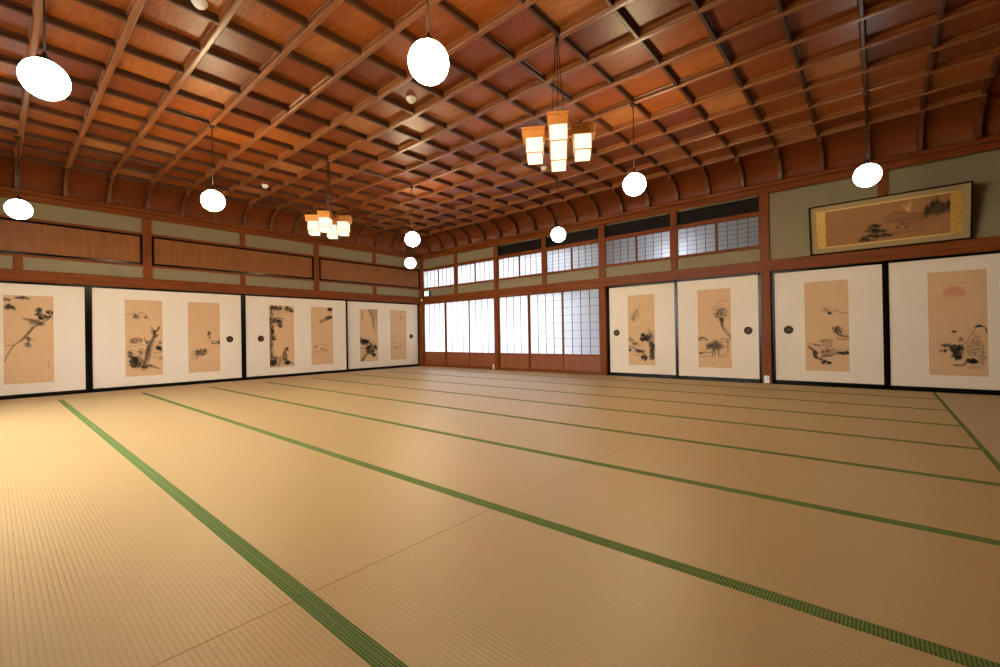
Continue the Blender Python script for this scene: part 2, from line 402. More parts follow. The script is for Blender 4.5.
def pt_willow():
    c = Canvas((75,255,82,605), ASP, seed=7)
    c.st([(180,82),(200,170),(212,250),(222,322)], .19, .05, .6, (.34,.37,.33), 1.0, .6); c.st([(240,82),(236,160),(242,235)], .16, .05, .55, (.36,.38,.34), 1.0, .6); c.st([(208,85),(215,170)], .3, .12, .3, GREY, 1.0)
    c.st([(212,180),(216,262)], .08, .03, .55); c.st([(166,88),(190,140)], .05, .03, .6); c.st([(100,105),(98,150),(100,186)], .05, .025, .8, (.28,.28,.26)); c.st([(104,150),(104,215)], .06, .03, .3, GREY, 1)
    c.leaves((112,405), 34, 26, 22, 24, .85, .7, .075); c.st([(80,372),(105,398),(132,420)], .12, .05, .8, (.26,.28,.26))
    c.leaves((145,402), 16, 18, 10, 16, .95, None, .07); c.leaves((180,478), 44, 52, 40, 22, .85, None, .06); c.leaves((225,470), 20, 28, 14, 16, .85, None, .05); c.leaves((212,545), 18, 20, 12, 16, .95, None, .06)
    c.st([(94,592),(122,552),(150,512),(172,440)], .11, .04, .9); c.wash((150,490), 40, 40, .35); c.st([(85,470),(120,470),(150,480)], .05, .03, .5, GREY); c.leaves((145,470), 20, 26, 6, 16, .9, 1.3, .05)
    c.leaves((215,440), 40, 30, 3, 8, .4, None, .03)
    return c
def pt_faint():
    c = Canvas((385,540,100,595), ASP, seed=8)
    c.leaves((488,170), 12, 14, 7, 10, .5, None, .03, BROWN); c.st([(478,176),(500,186)], .02, .012, .5, BROWN)
    for pts in ([(388,350),(440,352)], [(388,372),(410,370)], [(388,436),(425,432),(455,434)], [(400,462),(430,470),(462,474)], [(420,480),(450,488)], [(395,398),(402,410)], [(465,448),(482,452)]): c.st(pts, .016, .014, .5, BROWN)
    c.leaves((440,470), 28, 12, 10, 10, .45, .1, .02, BROWN); c.leaves((478,452), 8, 8, 4, 8, .5, None, .025, BROWN); c.st([(448,500),(446,520)], .012, .008, .35, BROWN)
    return c
def pt_mountain():
    c = Canvas((57,262,75,605), ASP, seed=9)
    c.st([(98,262),(112,222),(126,192)], .12, .04, .6, (.34,.36,.36), 1.0); c.st([(128,186),(136,205),(142,240)], .07, .03, .55, (.3,.32,.32), 1); c.st([(88,250),(96,205)], .06, .03, .3, GREY, 1); c.st([(150,160),(152,175)], .02, .02, .5)
    for y in (318,350,378): c.st([(60,y),(150,y+3)], .01, .01, .3, SOFT)
    c.wash((228,400), 42, 70, .5, (.42,.44,.44)); c.wash((110,235), 34, 50, .35, (.5,.52,.52)); c.wash((130,480), 70, 60, .22, GREY); c.wash((232,390), 30, 44, .5, (.36,.38,.38)); c.st([(210,318),(220,350),(232,380)], .03, .08, .5, GREY, 1)
    c.leaves((178,398), 24, 26, 24, 14, .95, None, .06); c.leaves((212,400), 24, 24, 22, 12, .75, None, .045); c.leaves((168,378), 8, 8, 5, 10, .95, None, .06)
    c.leaves((238,480), 20, 50, 34, 14, .9, None, .05); c.leaves((238,545), 20, 20, 16, 14, .75, None, .05); c.wash((240,490), 22, 60, .4)
    c.leaves((78,412), 18, 18, 12, 10, .6, None, .03); c.leaves((110,445), 28, 14, 14, 12, .6, .2, .03); c.leaves((68,492), 8, 6, 5, 8, .95, None, .05)
    c.st([(60,465),(95,474),(130,492),(160,506),(188,524)], .03, .035, .75); c.leaves((150,500), 34, 14, 16, 12, .85, .3, .04); c.leaves((180,548), 18, 20, 16, 13, .95, None, .055); c.st([(110,525),(155,535)], .02, .02, .5, GREY)
    return c
def pt_ox():
    c = Canvas((62,298,62,630), ASP, seed=10)
    c.st([(296,412),(262,370),(240,335),(222,285),(205,235)], .07, .045, .68, (.36,.34,.33)); c.leaves((235,300), 10, 30, 10, 14, .9, 1.1, .04); c.st([(234,320),(252,366)], .03, .02, .6)
    c.leaves((228,240), 52, 44, 44, 13, .6, None, .026); c.wash((232,235), 46, 38, .42, GREY)
    for p in ([(160,196),(195,184),(245,180)], [(195,168),(225,156),(252,150)], [(175,210),(205,204)]): c.st(p, .025, .016, .55, GREY)
    c.st([(64,428),(88,412),(108,414),(132,432)], .05, .03, .85); c.st([(66,414),(96,408)], .02, .02, .6); c.st([(64,432),(120,430)], .03, .02, .5, GREY)
    c.wash((186,470), 50, 36, .9, (.30,.29,.30), .5); c.st([(152,474),(185,462),(214,476)], .2, .2, .8, (.32,.31,.32)); c.wash((190,440), 26, 14, .6, (.34,.33,.34))
    c.st([(152,474),(134,482),(126,494)], .06, .045, .8, (.28,.27,.28)); c.st([(132,474),(118,464)], .02, .012, .8); c.st([(140,470),(128,458)], .02, .012, .7)
    for p in ([(172,494),(168,520),(162,548)], [(182,496),(184,520),(180,546)], [(206,494),(208,522),(212,552)]): c.st(p, .045, .022, .85, (.26,.25,.26))
    c.st([(216,430),(240,420),(265,422),(282,434)], .03, .03, .7, GREY); c.st([(222,446),(250,440),(276,446)], .03, .03, .5, BROWN); c.st([(272,440),(274,490),(270,532)], .035, .02, .7, (.32,.3,.3)); c.st([(240,478),(254,486),(268,480)], .03, .03, .6, GREY)
    c.st([(228,540),(226,556)], .03, .02, .5, BROWN); c.st([(252,536),(258,556)], .03, .02, .5, BROWN); c.st([(225,540),(255,536)], .016, .016, .4, BROWN)
    c.st([(66,526),(105,522),(158,520)], .024, .016, .75); c.leaves((80,524), 12, 5, 5, 9, .9, 0, .03); c.st([(76,556),(110,550),(134,552)], .018, .012, .55, GREY); c.st([(96,510),(122,512)], .014, .01, .5, GREY); c.st([(160,560),(205,560)], .014, .014, .3, BROWN)
    return c
def pt_snow():
    c = Canvas((44,325,50,630), ASP, seed=11)
    c.wash((190,500), 130, 60, .2, GREY); c.wash((280,400), 50, 40, .2, GREY); c.wash((185,235), 34, 22, .4, GREY); c.st([(168,228),(188,240),(210,262),(226,252),(244,240),(270,256),(322,260)], .024, .018, .62, GREY, .9); c.leaves((208,258), 10, 6, 8, 8, .8, None, .03)
    c.leaves((252,368), 30, 24, 22, 14, .75, -.6, .018); c.st([(332,412),(296,408),(262,398),(232,374)], .05, .016, .75, (.34,.33,.34)); c.st([(262,398),(246,362),(222,346)], .016, .01, .75); c.st([(280,404),(268,372),(262,346)], .016, .01, .7); c.st([(240,378),(228,382)], .02, .01, .8)
    c.st([(248,420),(280,428),(332,424)], .03, .03, .5, (.34,.3,.3)); c.wash((295,400), 34, 16, .3, GREY)
    c.st([(146,436),(180,428),(220,432)], .026, .024, .8); c.st([(160,440),(215,440)], .018, .018, .6, BROWN)
    for x in (165,182,200,214): c.st([(x,442),(x,466)], .012, .012, .65)
    c.st([(140,466),(215,470)], .02, .02, .55, GREY); c.leaves((118,462), 30, 10, 10, 10, .5, .1, .02); c.st([(60,458),(90,452)], .012, .012, .4, BROWN)
    c.st([(68,476),(92,490),(104,516),(118,542),(150,560),(205,576)], .05, .05, .82, (.2,.2,.22)); c.leaves((108,520), 14, 28, 12, 12, .9, 1.0, .035); c.leaves((175,574), 30, 8, 12, 14, .95, 0, .035); c.st([(140,548),(180,560)], .025, .02, .7)
    c.st([(150,536),(200,530),(240,515),(290,508),(324,512)], .04, .04, .78, (.24,.24,.26)); c.leaves((286,510), 30, 10, 16, 12, .95, 0, .035); c.leaves((190,505), 46, 26, 24, 12, .5, None, .022); c.st([(180,500),(240,490),(326,488)], .02, .02, .5, GREY); c.wash((170,515), 60, 30, .25, GREY)
    return c
def pt_sun():
    c = Canvas((46,372,58,632), ASP, seed=12)
    cx, cy = c.P((195,186)); e = np.hypot((c.X-cx)/.20, (c.Y-cy)/.21)
    c.lay(np.clip((1-e)*14, 0, 1)*np.clip((c.P((0,205))[1]-c.Y)*12, 0, 1)*.85, (.92,.62,.58))
    c.st([(215,128),(238,124),(256,126)], .018, .014, .35, GREY)
    c.st([(70,205),(180,206),(330,176)], .03, .02, .16, SOFT, 1)
    c.leaves((186,390), 14, 5, 6, 10, .8, .1, .022); c.wash((290,500), 80, 90, .2, GREY); c.wash((205,500), 28, 34, .5); c.leaves((205,500), 34, 40, 34, 14, .95, None, .036); c.st([(170,478),(190,508),(205,536)], .05, .03, .95, (.1,.1,.12)); c.leaves((222,480), 20, 18, 14, 12, .85, None, .034)
    c.leaves((145,466), 34, 10, 16, 14, .8, .4, .022); c.leaves((128,494), 20, 10, 10, 10, .6, None, .026); c.wash((130,495), 24, 10, .3, GREY); c.leaves((230,436), 16, 14, 8, 10, .6, None, .022)
    c.st([(232,470),(262,440),(290,400),(310,366)], .014, .012, .55, GREY); c.st([(308,366),(340,362),(362,374),(368,400)], .02, .016, .8); c.leaves((322,362), 14, 6, 8, 9, .85, .2, .022); c.st([(260,385),(285,372)], .014, .01, .5, GREY)
    c.leaves((290,480), 40, 46, 26, 9, .5, None, .018); c.leaves((340,520), 18, 60, 18, 9, .5, None, .018); c.leaves((310,430), 26, 40, 14, 9, .4, None, .016)
    c.leaves((285,550), 30, 12, 22, 14, .9, .2, .034); c.st([(236,574),(262,552),(300,548)], .03, .03, .85); c.leaves((205,574), 24, 6, 8, 10, .6, 0, .018); c.st([(180,572),(225,576)], .012, .012, .6, BROWN); c.leaves((300,585), 40, 8, 8, 10, .35, 0, .016)
    return c
def pt_long():
    asp = .40; c = Canvas((0,1,0,1), asp, nx=220, seed=13)
    G2 = (.46,.45,.38); pale = (1.9,1.95,1.9)
    c.wash((.60,.42), .14, .14, .35, (.62,.62,.56)); c.st([(.50,.40),(.60,.30),(.70,.36),(.80,.44)], .012, .01, .4, G2)
    c.st([(.70,.60),(.80,.52),(.90,.40),(1,.34)], .12, .14, .35, G2, 1); c.st([(.52,.50),(.66,.52),(.78,.48)], .02, .02, .4, G2)
    for x, y, h in ((.83,.42,.2),(.87,.36,.26),(.905,.38,.34),(.94,.40,.22),(.98,.36,.2)):
        c.st([(x,y+.06),(x,y-h)], .034, .006, .75, (.34,.34,.28)); c.leaves((x,y-h*.3), .016, h*.45, 14, .02, .6, .1, .012, (.34,.34,.28))
    for x, y, rx in ((.42,.58,.055),(.40,.68,.06),(.46,.74,.075),(.38,.84,.07),(.50,.86,.08),(.34,.92,.05)):
        c.wash((x,y), rx, .055, .8, (.42,.42,.34)); c.leaves((x,y), rx, .04, 16, .02, .6, .1, .012, (.36,.36,.28))
    c.st([(.44,.60),(.46,.80),(.42,.96)], .014, .02, .6, (.3,.26,.22)); c.st([(.5,.84),(.62,.86),(.8,.82)], .02, .016, .35, G2)
    c.wash((.645,.66), .045, .07, .5, pale); c.leaves((.645,.66), .05, .08, 12, .03, .5, .8, .014, G2); c.wash((.56,.60), .018, .06, .4, pale); c.st([(.66,.14),(.69,.26),(.705,.32)], .016, .010, .6, pale); c.st([(.705,.10),(.695,.28)], .018, .01, .6, pale)
    c.st([(.05,.44),(.12,.40),(.22,.44),(.3,.46)], .014, .01, .25, (.7,.66,.6)); c.st([(.08,.56),(.3,.54)], .01, .008, .2, (.7,.66,.6))
    return c

# ------------------------------------------------------------------ setting: floor and walls
MB().box(-.3, RX+.3, RY-.3, 1.8, -.30, -.045).build('floor', M['seam'])['kind'] = 'structure'
T = .30   # shell thickness
def strip_wall(name, mb):
    o = mb.build(name, M['plaster']); o['kind'] = 'structure'; return o
# left wall (x<0): plaster face at x=+.002
w = MB(); w.box(-T, -.12, RY-T, T, -.05, 4.1); w.box(-.12, .002, RY-T, T, 1.79, 4.1)
wall_left = strip_wall('wall_left', w)
# far wall on the right-hand side of the picture (y>0): plaster face at y=0, openings for the paper screens
w = MB()
w.box(0, RX, -.002, .06, 1.787, 2.19); w.box(0, 2*U, -.002, .06, 2.74, 3.02); w.box(6*U, RX, -.002, .06, 2.19, 3.03)
w.box(-T, RX+T, .06, T, 3.02, 4.1); w.box(-T, RX+T, .06, .20, 1.8, 2.19); w.box(-.0, RX+T, -.002, .06, 3.02, 4.1)
w.box(-T, .07, 0, T, -.05, 3.1); w.box(4*U, RX+T, .12, T, -.05, 1.9); w.box(6*U, RX+T, .07, T, 2.0, 3.1)
for k in (1, 2, 3, 4, 5): w.box(k*U-.05, k*U+.05, .0, .12, 1.8, 3.1)
w.box(2*U-.05, 2*U+.05, 0, .12, -.05, 1.8); w.box(4*U-.05, 4*U+.05, 0, .12, -.05, 1.8)
w.box(0, 6*U, .11, .16, 2.70, 3.1)
wall_right = strip_wall('wall_right', w)
# walls behind and beside the camera
w = MB(); NWX = [(1.8, 3.4), (3.6, 5.2), (5.4, 7.0)]
w.box(-T, RX+T, RY-T, RY, -.05, .62); w.box(-T, RX+T, RY-T, RY, 2.6, 4.1)
xs = [-T] + [q for p in NWX for q in p] + [RX+T]
for a, b in zip(xs[::2], xs[1::2]): w.box(a, b, RY-T, RY, .62, 2.6)
wall_near = strip_wall('wall_near', w)
wall_side = strip_wall('wall_side', MB().box(RX, RX+T, RY-T, T, -.05, 4.1))

# posts, beams, cornice -------------------------------------------------------
def lw(x0, x1, d0, d1, z0, z1, mb):   # box along the left wall: y range, distance from wall
    return mb.box(d0, d1, x0, x1, z0, z1)
PWD = .064
for k in (0, 2, 4, 6):
    y = -LU*k; a, b = (y-PWD, y+PWD) if k else (-.10, .06)
    if k == 0: continue
    lw(a, b, -.02, .030, 1.78, 3.06, MB()).build('post', M['wood_z'], wall_left, .005)
for k in (1, 3, 5):
    y = -LU*k
    lw(y-.052, y+.052, -.02, .018, 1.95, 2.185, MB()).build('short_post', M['wood_z'], wall_left, .003)
    lw(y-.052, y+.052, -.02, .018, 2.76, 3.06, MB()).build('short_post', M['wood_z'], wall_left, .003)
BEAM = [(0, 1.787), (.042, 1.787), (.050, 1.795), (.050, 1.958), (.042, 1.966), (0, 1.966)]
MB().extrude([(p-.01, q) for p, q in BEAM], RY, -.0, 'y').build('beam', M['wood_y'], wall_left)
CORN = [(-.02, 3.035), (.040, 3.035), (.050, 3.045), (.050, 3.115), (.036, 3.122), (.036, 3.13), (.066, 3.137), (.075, 3.147), (.075, 3.19), (.055, 3.205), (-.02, 3.205)]
MB().extrude(CORN, RY, 0, 'y').build('cornice', M['wood_y'], wall_left)
for k in (0, 2, 4, 6):   # corner post and far-wall posts, floor to cornice
    if k == 0: MB().box(-.05, .085, -.085, .05, -.045, 3.06).build('post', M['wood_z'], wall_right, .005); continue
    MB().box(k*U-.066, k*U+.066, -.036, .05, -.045, 3.06).build('post', M['wood_z'], wall_right, .005)
for k in (1, 3, 5, 7):
    MB().box(k*U-.055, k*U+.055, -.024, .05, 1.95, 3.06).build('short_post', M['wood_z'], wall_right, .003)
MB().extrude([(-(p-.01), q) for p, q in BEAM], 0, RX, 'x').build('beam', M['wood_x'], wall_right)
MB().extrude([(-p, q) for p, q in CORN], 0, RX, 'x').build('cornice', M['wood_x'], wall_right)
MB().box(.05, 6*U, -.030, .03, 2.175, 2.212).build('sill_rail', M['wood_x'], wall_right, .004)
MB().box(.05, 6*U, -.030, .03, 2.708, 2.775).build('head_rail', M['wood_x'], wall_right, .004)
MB().box(.08, 4*U, -.036, .05, -.045, .014).build('threshold', M['wood_x'], wall_right, .003)
MB().box(4*U, RX, -.030, .12, -.045, .010).build('threshold', M['lacquer'], wall_right, .003)
MB().box(-.12, .030, RY, -.08, -.045, .010).build('threshold', M['lacquer'], wall_left, .003)
for nm, mbx in (('beam', MB().extrude([(RY+p-.01, q+.82) for p, q in BEAM], 0, RX, 'x')), ('cornice', MB().extrude([(RY+p, q) for p, q in CORN], 0, RX, 'x'))):
    mbx.build(nm, M['wood_x'], wall_near)
for q in (1.7, 3.5, 5.3, 7.1): MB().box(q-.07, q+.07, RY-.02, RY+.03, -.04, 3.06).build('post', M['wood_z'], wall_near, .005)
for nm, mbx in (('beam', MB().extrude([(RX-p+.01, q) for p, q in BEAM], RY, 0, 'y')), ('cornice', MB().extrude([(RX-p, q) for p, q in CORN], RY, 0, 'y'))):
    mbx.build(nm, M['wood_y'], wall_side)

# ------------------------------------------------------------------ coffered ceiling
ceiling = MB().box(.2, RX-.2, RY+.2, -.2, ZP, ZP+.06).build('ceiling', M['coffer']); ceiling['kind'] = 'structure'
MB().box(-.3, RX+.3, RY-.3, .3, 4.02, 4.12).build('roof', M['ext'])['kind'] = 'structure'
def ribprof(c, z, w):
    h = [(w*.55, z), (w*.85, z+.005), (w, z+.014), (w, z+.046), (w+.007, z+.050), (w+.007, ZP+.002)]
    return [(c-p, q) for p, q in h] + [(c+p, q) for p, q in reversed(h)]
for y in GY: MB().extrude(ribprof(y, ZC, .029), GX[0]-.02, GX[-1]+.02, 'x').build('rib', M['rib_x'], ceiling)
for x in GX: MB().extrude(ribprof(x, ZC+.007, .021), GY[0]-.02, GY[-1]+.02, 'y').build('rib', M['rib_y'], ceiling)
CZ0, CZ1 = 3.185, ZC+.04
def covept(t, ins=0):    # inset from wall, height ; t 0 bottom .. 1 top ; ins = how far proud of the cove
    a = t*math.pi/2; ex, ez = GX[0]-.035, CZ1-CZ0
    return (.035 + ex - (ex-ins)*math.cos(a), CZ0 + (ez-ins)*math.sin(a))
mb = MB(); NS = 12
for i in range(NS):
    d0, z0 = covept(i/NS); d1, z1 = covept((i+1)/NS)
    def ring(d, z): return [(d, -d, z), (RX-d, -d, z), (RX-d, RY+d, z), (d, RY+d, z)]
    a, b = ring(d0, z0), ring(d1, z1)
    mb.add(a+b, [(k, (k+1)%4, (k+1)%4+4, k+4) for k in range(4)], 0, True)
mb.build('cove', M['cove'], ceiling)
def cove_rib(pos, side):
    hw = .032; mb = MB(); rows = []
    for i in range(NS+1):
        t = i/NS; d0, z0 = covept(t, -.005); d1, z1 = covept(t, .098)
        q = []
        for (d, z), o in (((d0, z0), -hw), ((d1, z1), -hw*.75), ((d1, z1), hw*.75), ((d0, z0), hw)):
            p = pos+o
            q.append({'L': (d, p, z), 'R': (p, -d, z), 'N': (p, RY+d, z), 'S': (RX-d, p, z)}[side])
        rows.append(q)
    for i in range(NS):
        mb.add(rows[i]+rows[i+1], [(k, (k+1)%4, (k+1)%4+4, k+4) for k in range(4)])
    mb.add(rows[0], [(0,1,2,3)]); mb.add(rows[-1], [(3,2,1,0)])
    mb.build('cove_rib', M['rib_dark'], ceiling)
for x in GX: cove_rib(x, 'R')
for y in GY: cove_rib(y, 'L')
for x in GX[1:-1]: cove_rib(x, 'N')
for y in GY[1:-1]: cove_rib(y, 'S')
for cx, sx, cy, sy in ((0,1,0,-1), (RX,-1,0,-1), (0,1,RY,1), (RX,-1,RY,1)):   # diagonal ribs in the corners
    mb = MB(); rows = []
    for i in range(NS+1):
        d0, z0 = covept(i/NS, -.005); d1, z1 = covept(i/NS, .07); n = Vector((-sy, sx, 0)).normalized()*.02
        P0 = Vector((cx+sx*d0, cy+sy*d0, z0)); P1 = Vector((cx+sx*d1, cy+sy*d1, z1)); rows.append([P0-n, P1-n*.8, P1+n*.8, P0+n])
    for i in range(NS): mb.add(rows[i]+rows[i+1], [(k, (k+1)%4, (k+1)%4+4, k+4) for k in range(4)])
    mb.build('corner_rib', M['wood_z'], ceiling)

# ------------------------------------------------------------------ tatami mats
YL = [-9.41] + [-.82 - .9496*k for k in range(8, -1, -1)] + [-.04]
XS = [.86, 2.76, 4.68, 6.60, 8.515, 10.475]
ORD = ['first', 'second', 'third', 'fourth', 'fifth', 'sixth', 'seventh', 'eighth', 'ninth', 'tenth']
mesh_cache = {}
def mat_obj(cx, cy, L, Wd, rot, edges, pale, label, group):
    key = (round(L, 3), round(Wd, 3), edges, pale)
    g = .0008
    if key in mesh_cache:
        src = mesh_cache[key]; o = src.copy(); COL.objects.link(o); o.location = (cx, cy, 0); o.rotation_euler = (0, 0, rot)
        for ch in children(src):
            c = ch.copy(); COL.objects.link(c); c.parent = o
        return tag(o, label, 'tatami mat', group, 'thing')
    o = MB().box(-L/2+g, L/2-g, -Wd/2+g, Wd/2-g, -.045, 0).build('tatami_mat', M['tatami_pale' if pale else 'tatami'], None, .0012)
    o.location = (cx, cy, 0); o.rotation_euler = (0, 0, rot); mesh_cache[key] = o
    hwid = .030
    for s in ((-1, 1) if edges == 2 else (1,) if edges == 1 else ()):
        y0, y1 = sorted((s*(Wd/2-g*.6), s*(Wd/2-hwid)))
        mb = MB().box(-L/2+g, L/2-g, y0, y1, -.042, .0022)
        tag(mb.build('cloth_edge', M['heri'], o, .001), 'green woven cloth edging')
    return tag(o, label, 'tatami mat', group, 'thing')
nrow = len(YL)-1
for r in range(1, nrow):
    y0, y1 = YL[r], YL[r+1]; rn = nrow-1-r     # rn 0 = against the far screens
    for c in range(5):
        x0, x1 = XS[c], XS[c+1]
        where = 'row against the far paper screens' if rn == 0 else '%s row from the paper screens' % ORD[rn]
        lab = '%s green-edged mat from the left wall, %s' % (ORD[c], where)
        mat_obj((x0+x1)/2, (y0+y1)/2, x1-x0, y1-y0, 0, 2 if rn else 2, False, lab, 'green edged tatami mats in the main field')
ys = [-.04, -1.93, -3.84, -5.75, -7.66, -9.41]
for k in range(5):
    L = ys[k]-ys[k+1]; cy = (ys[k]+ys[k+1])/2
    where = 'at the far corner' if k == 0 else '%s from the far corner' % ORD[k]
    mat_obj(.445, cy, L, .83, math.pi/2, 0, False, 'plain border mat along the left panels, %s' % where, 'border mats along the left wall')
for k in range(3):
    L = ys[k]-ys[k+1]; cy = (ys[k]+ys[k+1])/2
    where = 'touching the panel with the red sun' if k == 0 else '%s from the panel with the red sun' % ORD[k]
    mat_obj(10.965, cy, L, .98, math.pi/2, 1, True, 'greyish mat at far right, %s' % where, 'border mats on the right side')

# ------------------------------------------------------------------ painted sliding panels
def fusuma(loc, rz, w, label, paintings, pulls, over=(0, 0), stile=.045, hidden=(False, False), depth=0.0):
    """local x along the wall, room on local -y"""
    t = thing('fusuma_panel', label, 'sliding door', loc, rz, 'painted sliding panels')
    x0, x1 = over[0], w+over[1]; yb, yf = .030+depth, .004+depth
    MB().box(x0+.02, x1-.02, yf, yb, .03, 1.765).build('paper_face', M['fpaper'], t)
    fr = MB()
    for a, b, c, d in ((x0, x0+stile, .010, 1.787), (x1-stile, x1, .010, 1.787), (x0, x1, .008, .060), (x0, x1, 1.752, 1.787)):
        fr.box(a, b, yf-.011, yb+.006, c, d)
    fr.build('frame', M['lacquer'], t, .003)
    for px, cv in paintings:
        cv().build(PW, PH, t, (px, yf-.003, .223), M['silk'])
    for px in pulls:
        mb = MB(); 
        mb.lathe([(.0, yf-.002), (.034, yf-.003), (.044, yf-.006), (.052, yf-.012), (.062, yf-.010), (.064, yf-.002), (.064, yf+.004)], 0, 0, 24, 0, True, 'y')
        p = mb.build('door_pull', M['bronze_dark'], t, 0, (px, 0, .852))
        rm = MB(); rm.lathe([(.020, yf-.0035), (.026, yf-.008), (.032, yf-.0045)], 0, 0, 20, 0, True, 'y'); rm.lathe([(0, yf-.009), (.010, yf-.0075), (.013, yf-.003)], 0, 0, 12, 0, True, 'y')
        rm.build('rosette', M['bronze'], p)
    return t
FL = 1.5*LU
R90 = math.pi/2
# left wall, from the corner towards the camera; local x = world y - loc.y
def left(k, label, paints, pulls, **kw):
    y0 = -(k+1)*FL
    fusuma((0, y0, 0), R90, FL, label, [(py-y0, c) for py, c in paints], [py-y0 for py in pulls], **kw)
left(3, 'white sliding panel at far left, ink painting of a bird on a leafy branch', [(-7.735, pt_bird)], [])
left(2, 'white sliding panel painted with a gnarled old tree over dark rocks', [(-6.33, pt_oldtree), (-5.405, pt_sparse)], [-4.962])
left(1, 'white sliding panel painted with a tall pine trunk and a small boat', [(-3.934, pt_pine), (-3.008, pt_boat)], [-4.371])
left(0, 'white sliding panel in the corner with hanging dark foliage painting', [(-1.721, pt_willow), (-.798, pt_faint)], [-.368], over=(-.03, -.09), depth=.045)
def right(k, label, paints, pulls, **kw):
    fusuma((k*U, 0, 0), 0, U, label, [(px-k*U, c) for px, c in paints], [px-k*U for px in pulls], **kw)
right(4, 'white sliding panel beside the paper screens, painting of misty mountain and rocks', [(6.495, pt_mountain)], [5.985], over=(.066, .02), depth=.045)
right(5, 'white sliding panel with painting of a dark ox beneath a leaning tree', [(7.813, pt_ox)], [8.332], over=(0, -.066))
right(6, 'white sliding panel under the framed picture, snowy hamlet painting', [(9.363, pt_snow)], [8.885], over=(.066, .02), depth=.045)
right(7, 'white sliding panel at far right, painting of a red sun above rocks', [(10.722, pt_sun)], [], over=(.0, 0))

# ------------------------------------------------------------------ wooden transom boards over the left panels
for k, where in ((0, 'nearest the room corner'), (2, 'in the middle, behind the small hanging lantern'), (4, 'at the far left of the picture')):
    y0, y1 = -LU*(k+2)+PWD, -LU*k-(PWD if k else .085)
    t = thing('transom_board', 'long brown wooden transom board in black frame, ' + where, 'transom panel', (0, y0, 0), R90, 'wooden transom boards above the left panels')
    w = y1-y0; mid = LU-PWD
    MB().box(.02, mid-.004, -.010, .0, 2.225, 2.72).box(mid+.004, w-.02, -.010, 0, 2.225, 2.72).box(mid-.01, mid+.01, -.013, 0, 2.225, 2.72).build('board', M['ranma'], t)
    fr = MB()
    for a, b, c, d in ((0, .036, 2.205, 2.738), (w-.036, w, 2.205, 2.738), (0, w, 2.208, 2.243), (0, w, 2.702, 2.737)): fr.box(a, b, -.028, -.001, c, d)
    fr.build('frame', M['lacquer'], t, .004)
    MB().box(0, w, -.022, 0, 2.170, 2.208).build('rail', M['wood_x'], t, .003); MB().box(0, w, -.022, 0, 2.737, 2.780).build('rail', M['wood_x'], t, .003)

# ------------------------------------------------------------------ paper screens on the far wall
def shoji(name, label, group, cat, x0, x1, z0, z1, kick, cols, rows, y=-.004, stile=.028, bar=.0085, rail=.03):
    t = thing(name, label, cat, (x0, y, 0), 0, group)
    w = x1-x0; zk = kick if kick else z0+rail
    fr = MB()
    fr.box(0, stile, -.012, .018, z0, z1).box(w-stile, w, -.012, .018, z0, z1).box(stile, w-stile, -.012, .018, z1-rail, z1)
    if kick: fr.box(stile, w-stile, -.012, .018, zk-.035, zk).box(stile, w-stile, -.012, .018, z0, z0+.05)
    else: fr.box(stile, w-stile, -.012, .018, z0, z0+rail)
    fr.build('frame', M['wood_z'], t, .002)
    la = MB(); gw = w-2*stile; gh = z1-rail-zk
    for i in range(1, cols): la.box(stile+gw*i/cols-bar/2, stile+gw*i/cols+bar/2, -.006, .008, zk, z1-rail)
    for j in range(1, rows): la.box(stile, w-stile, -.004, .008, zk+gh*j/rows-bar*.36, zk+gh*j/rows+bar*.36)
    la.build('lattice', M['lattice'], t)
    MB().box(stile*.5, w-stile*.5, .0082, .0090, zk-.01, z1-rail*.5).build('paper', M['spaper'], t)
    if kick:
        kb = MB(); kb.box(stile, w-stile, -.001, .012, z0+.05, zk-.035)
        kb.build('kickboard', M['koshi'], t)
    return t
names = ['in the room corner', 'second from the room corner', 'just left of the middle post',
         'just right of the middle post', 'second from the painted panels', 'next to the painted panels']
i = 0
for a, b in ((.085, 2*U-.066), (2*U+.066, 4*U-.066)):
    w = (b-a)/3
    for q in range(3):
        shoji('shoji_screen', 'tall white paper screen with low wooden kickboard, ' + names[i], 'tall paper screens on the far wall', 'paper screen',
              a+q*w, a+(q+1)*w, .014, 1.785, .412, 4, 8, y=-.004 + (.02 if q == 1 else 0)); i += 1
bays = ['in the bay at the room corner', 'in the second bay from the corner', 'in the third bay from the corner', 'in the fourth bay from the corner',
        'above the misty mountain panel', 'above the panel with the ox']
for k in range(6):
    a = k*U + (.085 if k == 0 else .066 if k % 2 == 0 else .055); b = (k+1)*U - (.055 if k % 2 == 0 else .066); w = (b-a)/2
    for q in range(2):
        shoji('transom_screen', 'small %s paper transom screen %s' % ('left-hand' if q == 0 else 'right-hand', bays[k]), 'small paper transom screens', 'transom screen',
              a+q*w, a+(q+1)*w, 2.212, 2.712, None, 4, 6, stile=.018, bar=.006, rail=.016)
for k in range(2, 6):
    a = k*U + (.066 if k % 2 == 0 else .055); b = (k+1)*U - (.055 if k % 2 == 0 else .066)
    t = thing('transom_grille', 'dark slatted opening under the cornice %s' % bays[k], 'grille', (a, 0, 0), 0, 'dark slatted openings above the transom screens')
    w = b-a
    MB().box(0, w, .06, .075, 2.77, 3.04).build('back_board', M['dark'], t)
    fr = MB().box(0, .02, -.02, .06, 2.775, 3.035).box(w-.02, w, -.02, .06, 2.775, 3.035).box(.02, w-.02, -.02, .06, 2.775, 2.79)
    fr.build('frame', M['dark'], t)
    sl = MB()
    for j in range(5): sl.box(.02, w-.02, .012, .024, 2.82+.045*j, 2.832+.045*j)
    sl.build('slats', M['dark'], t)

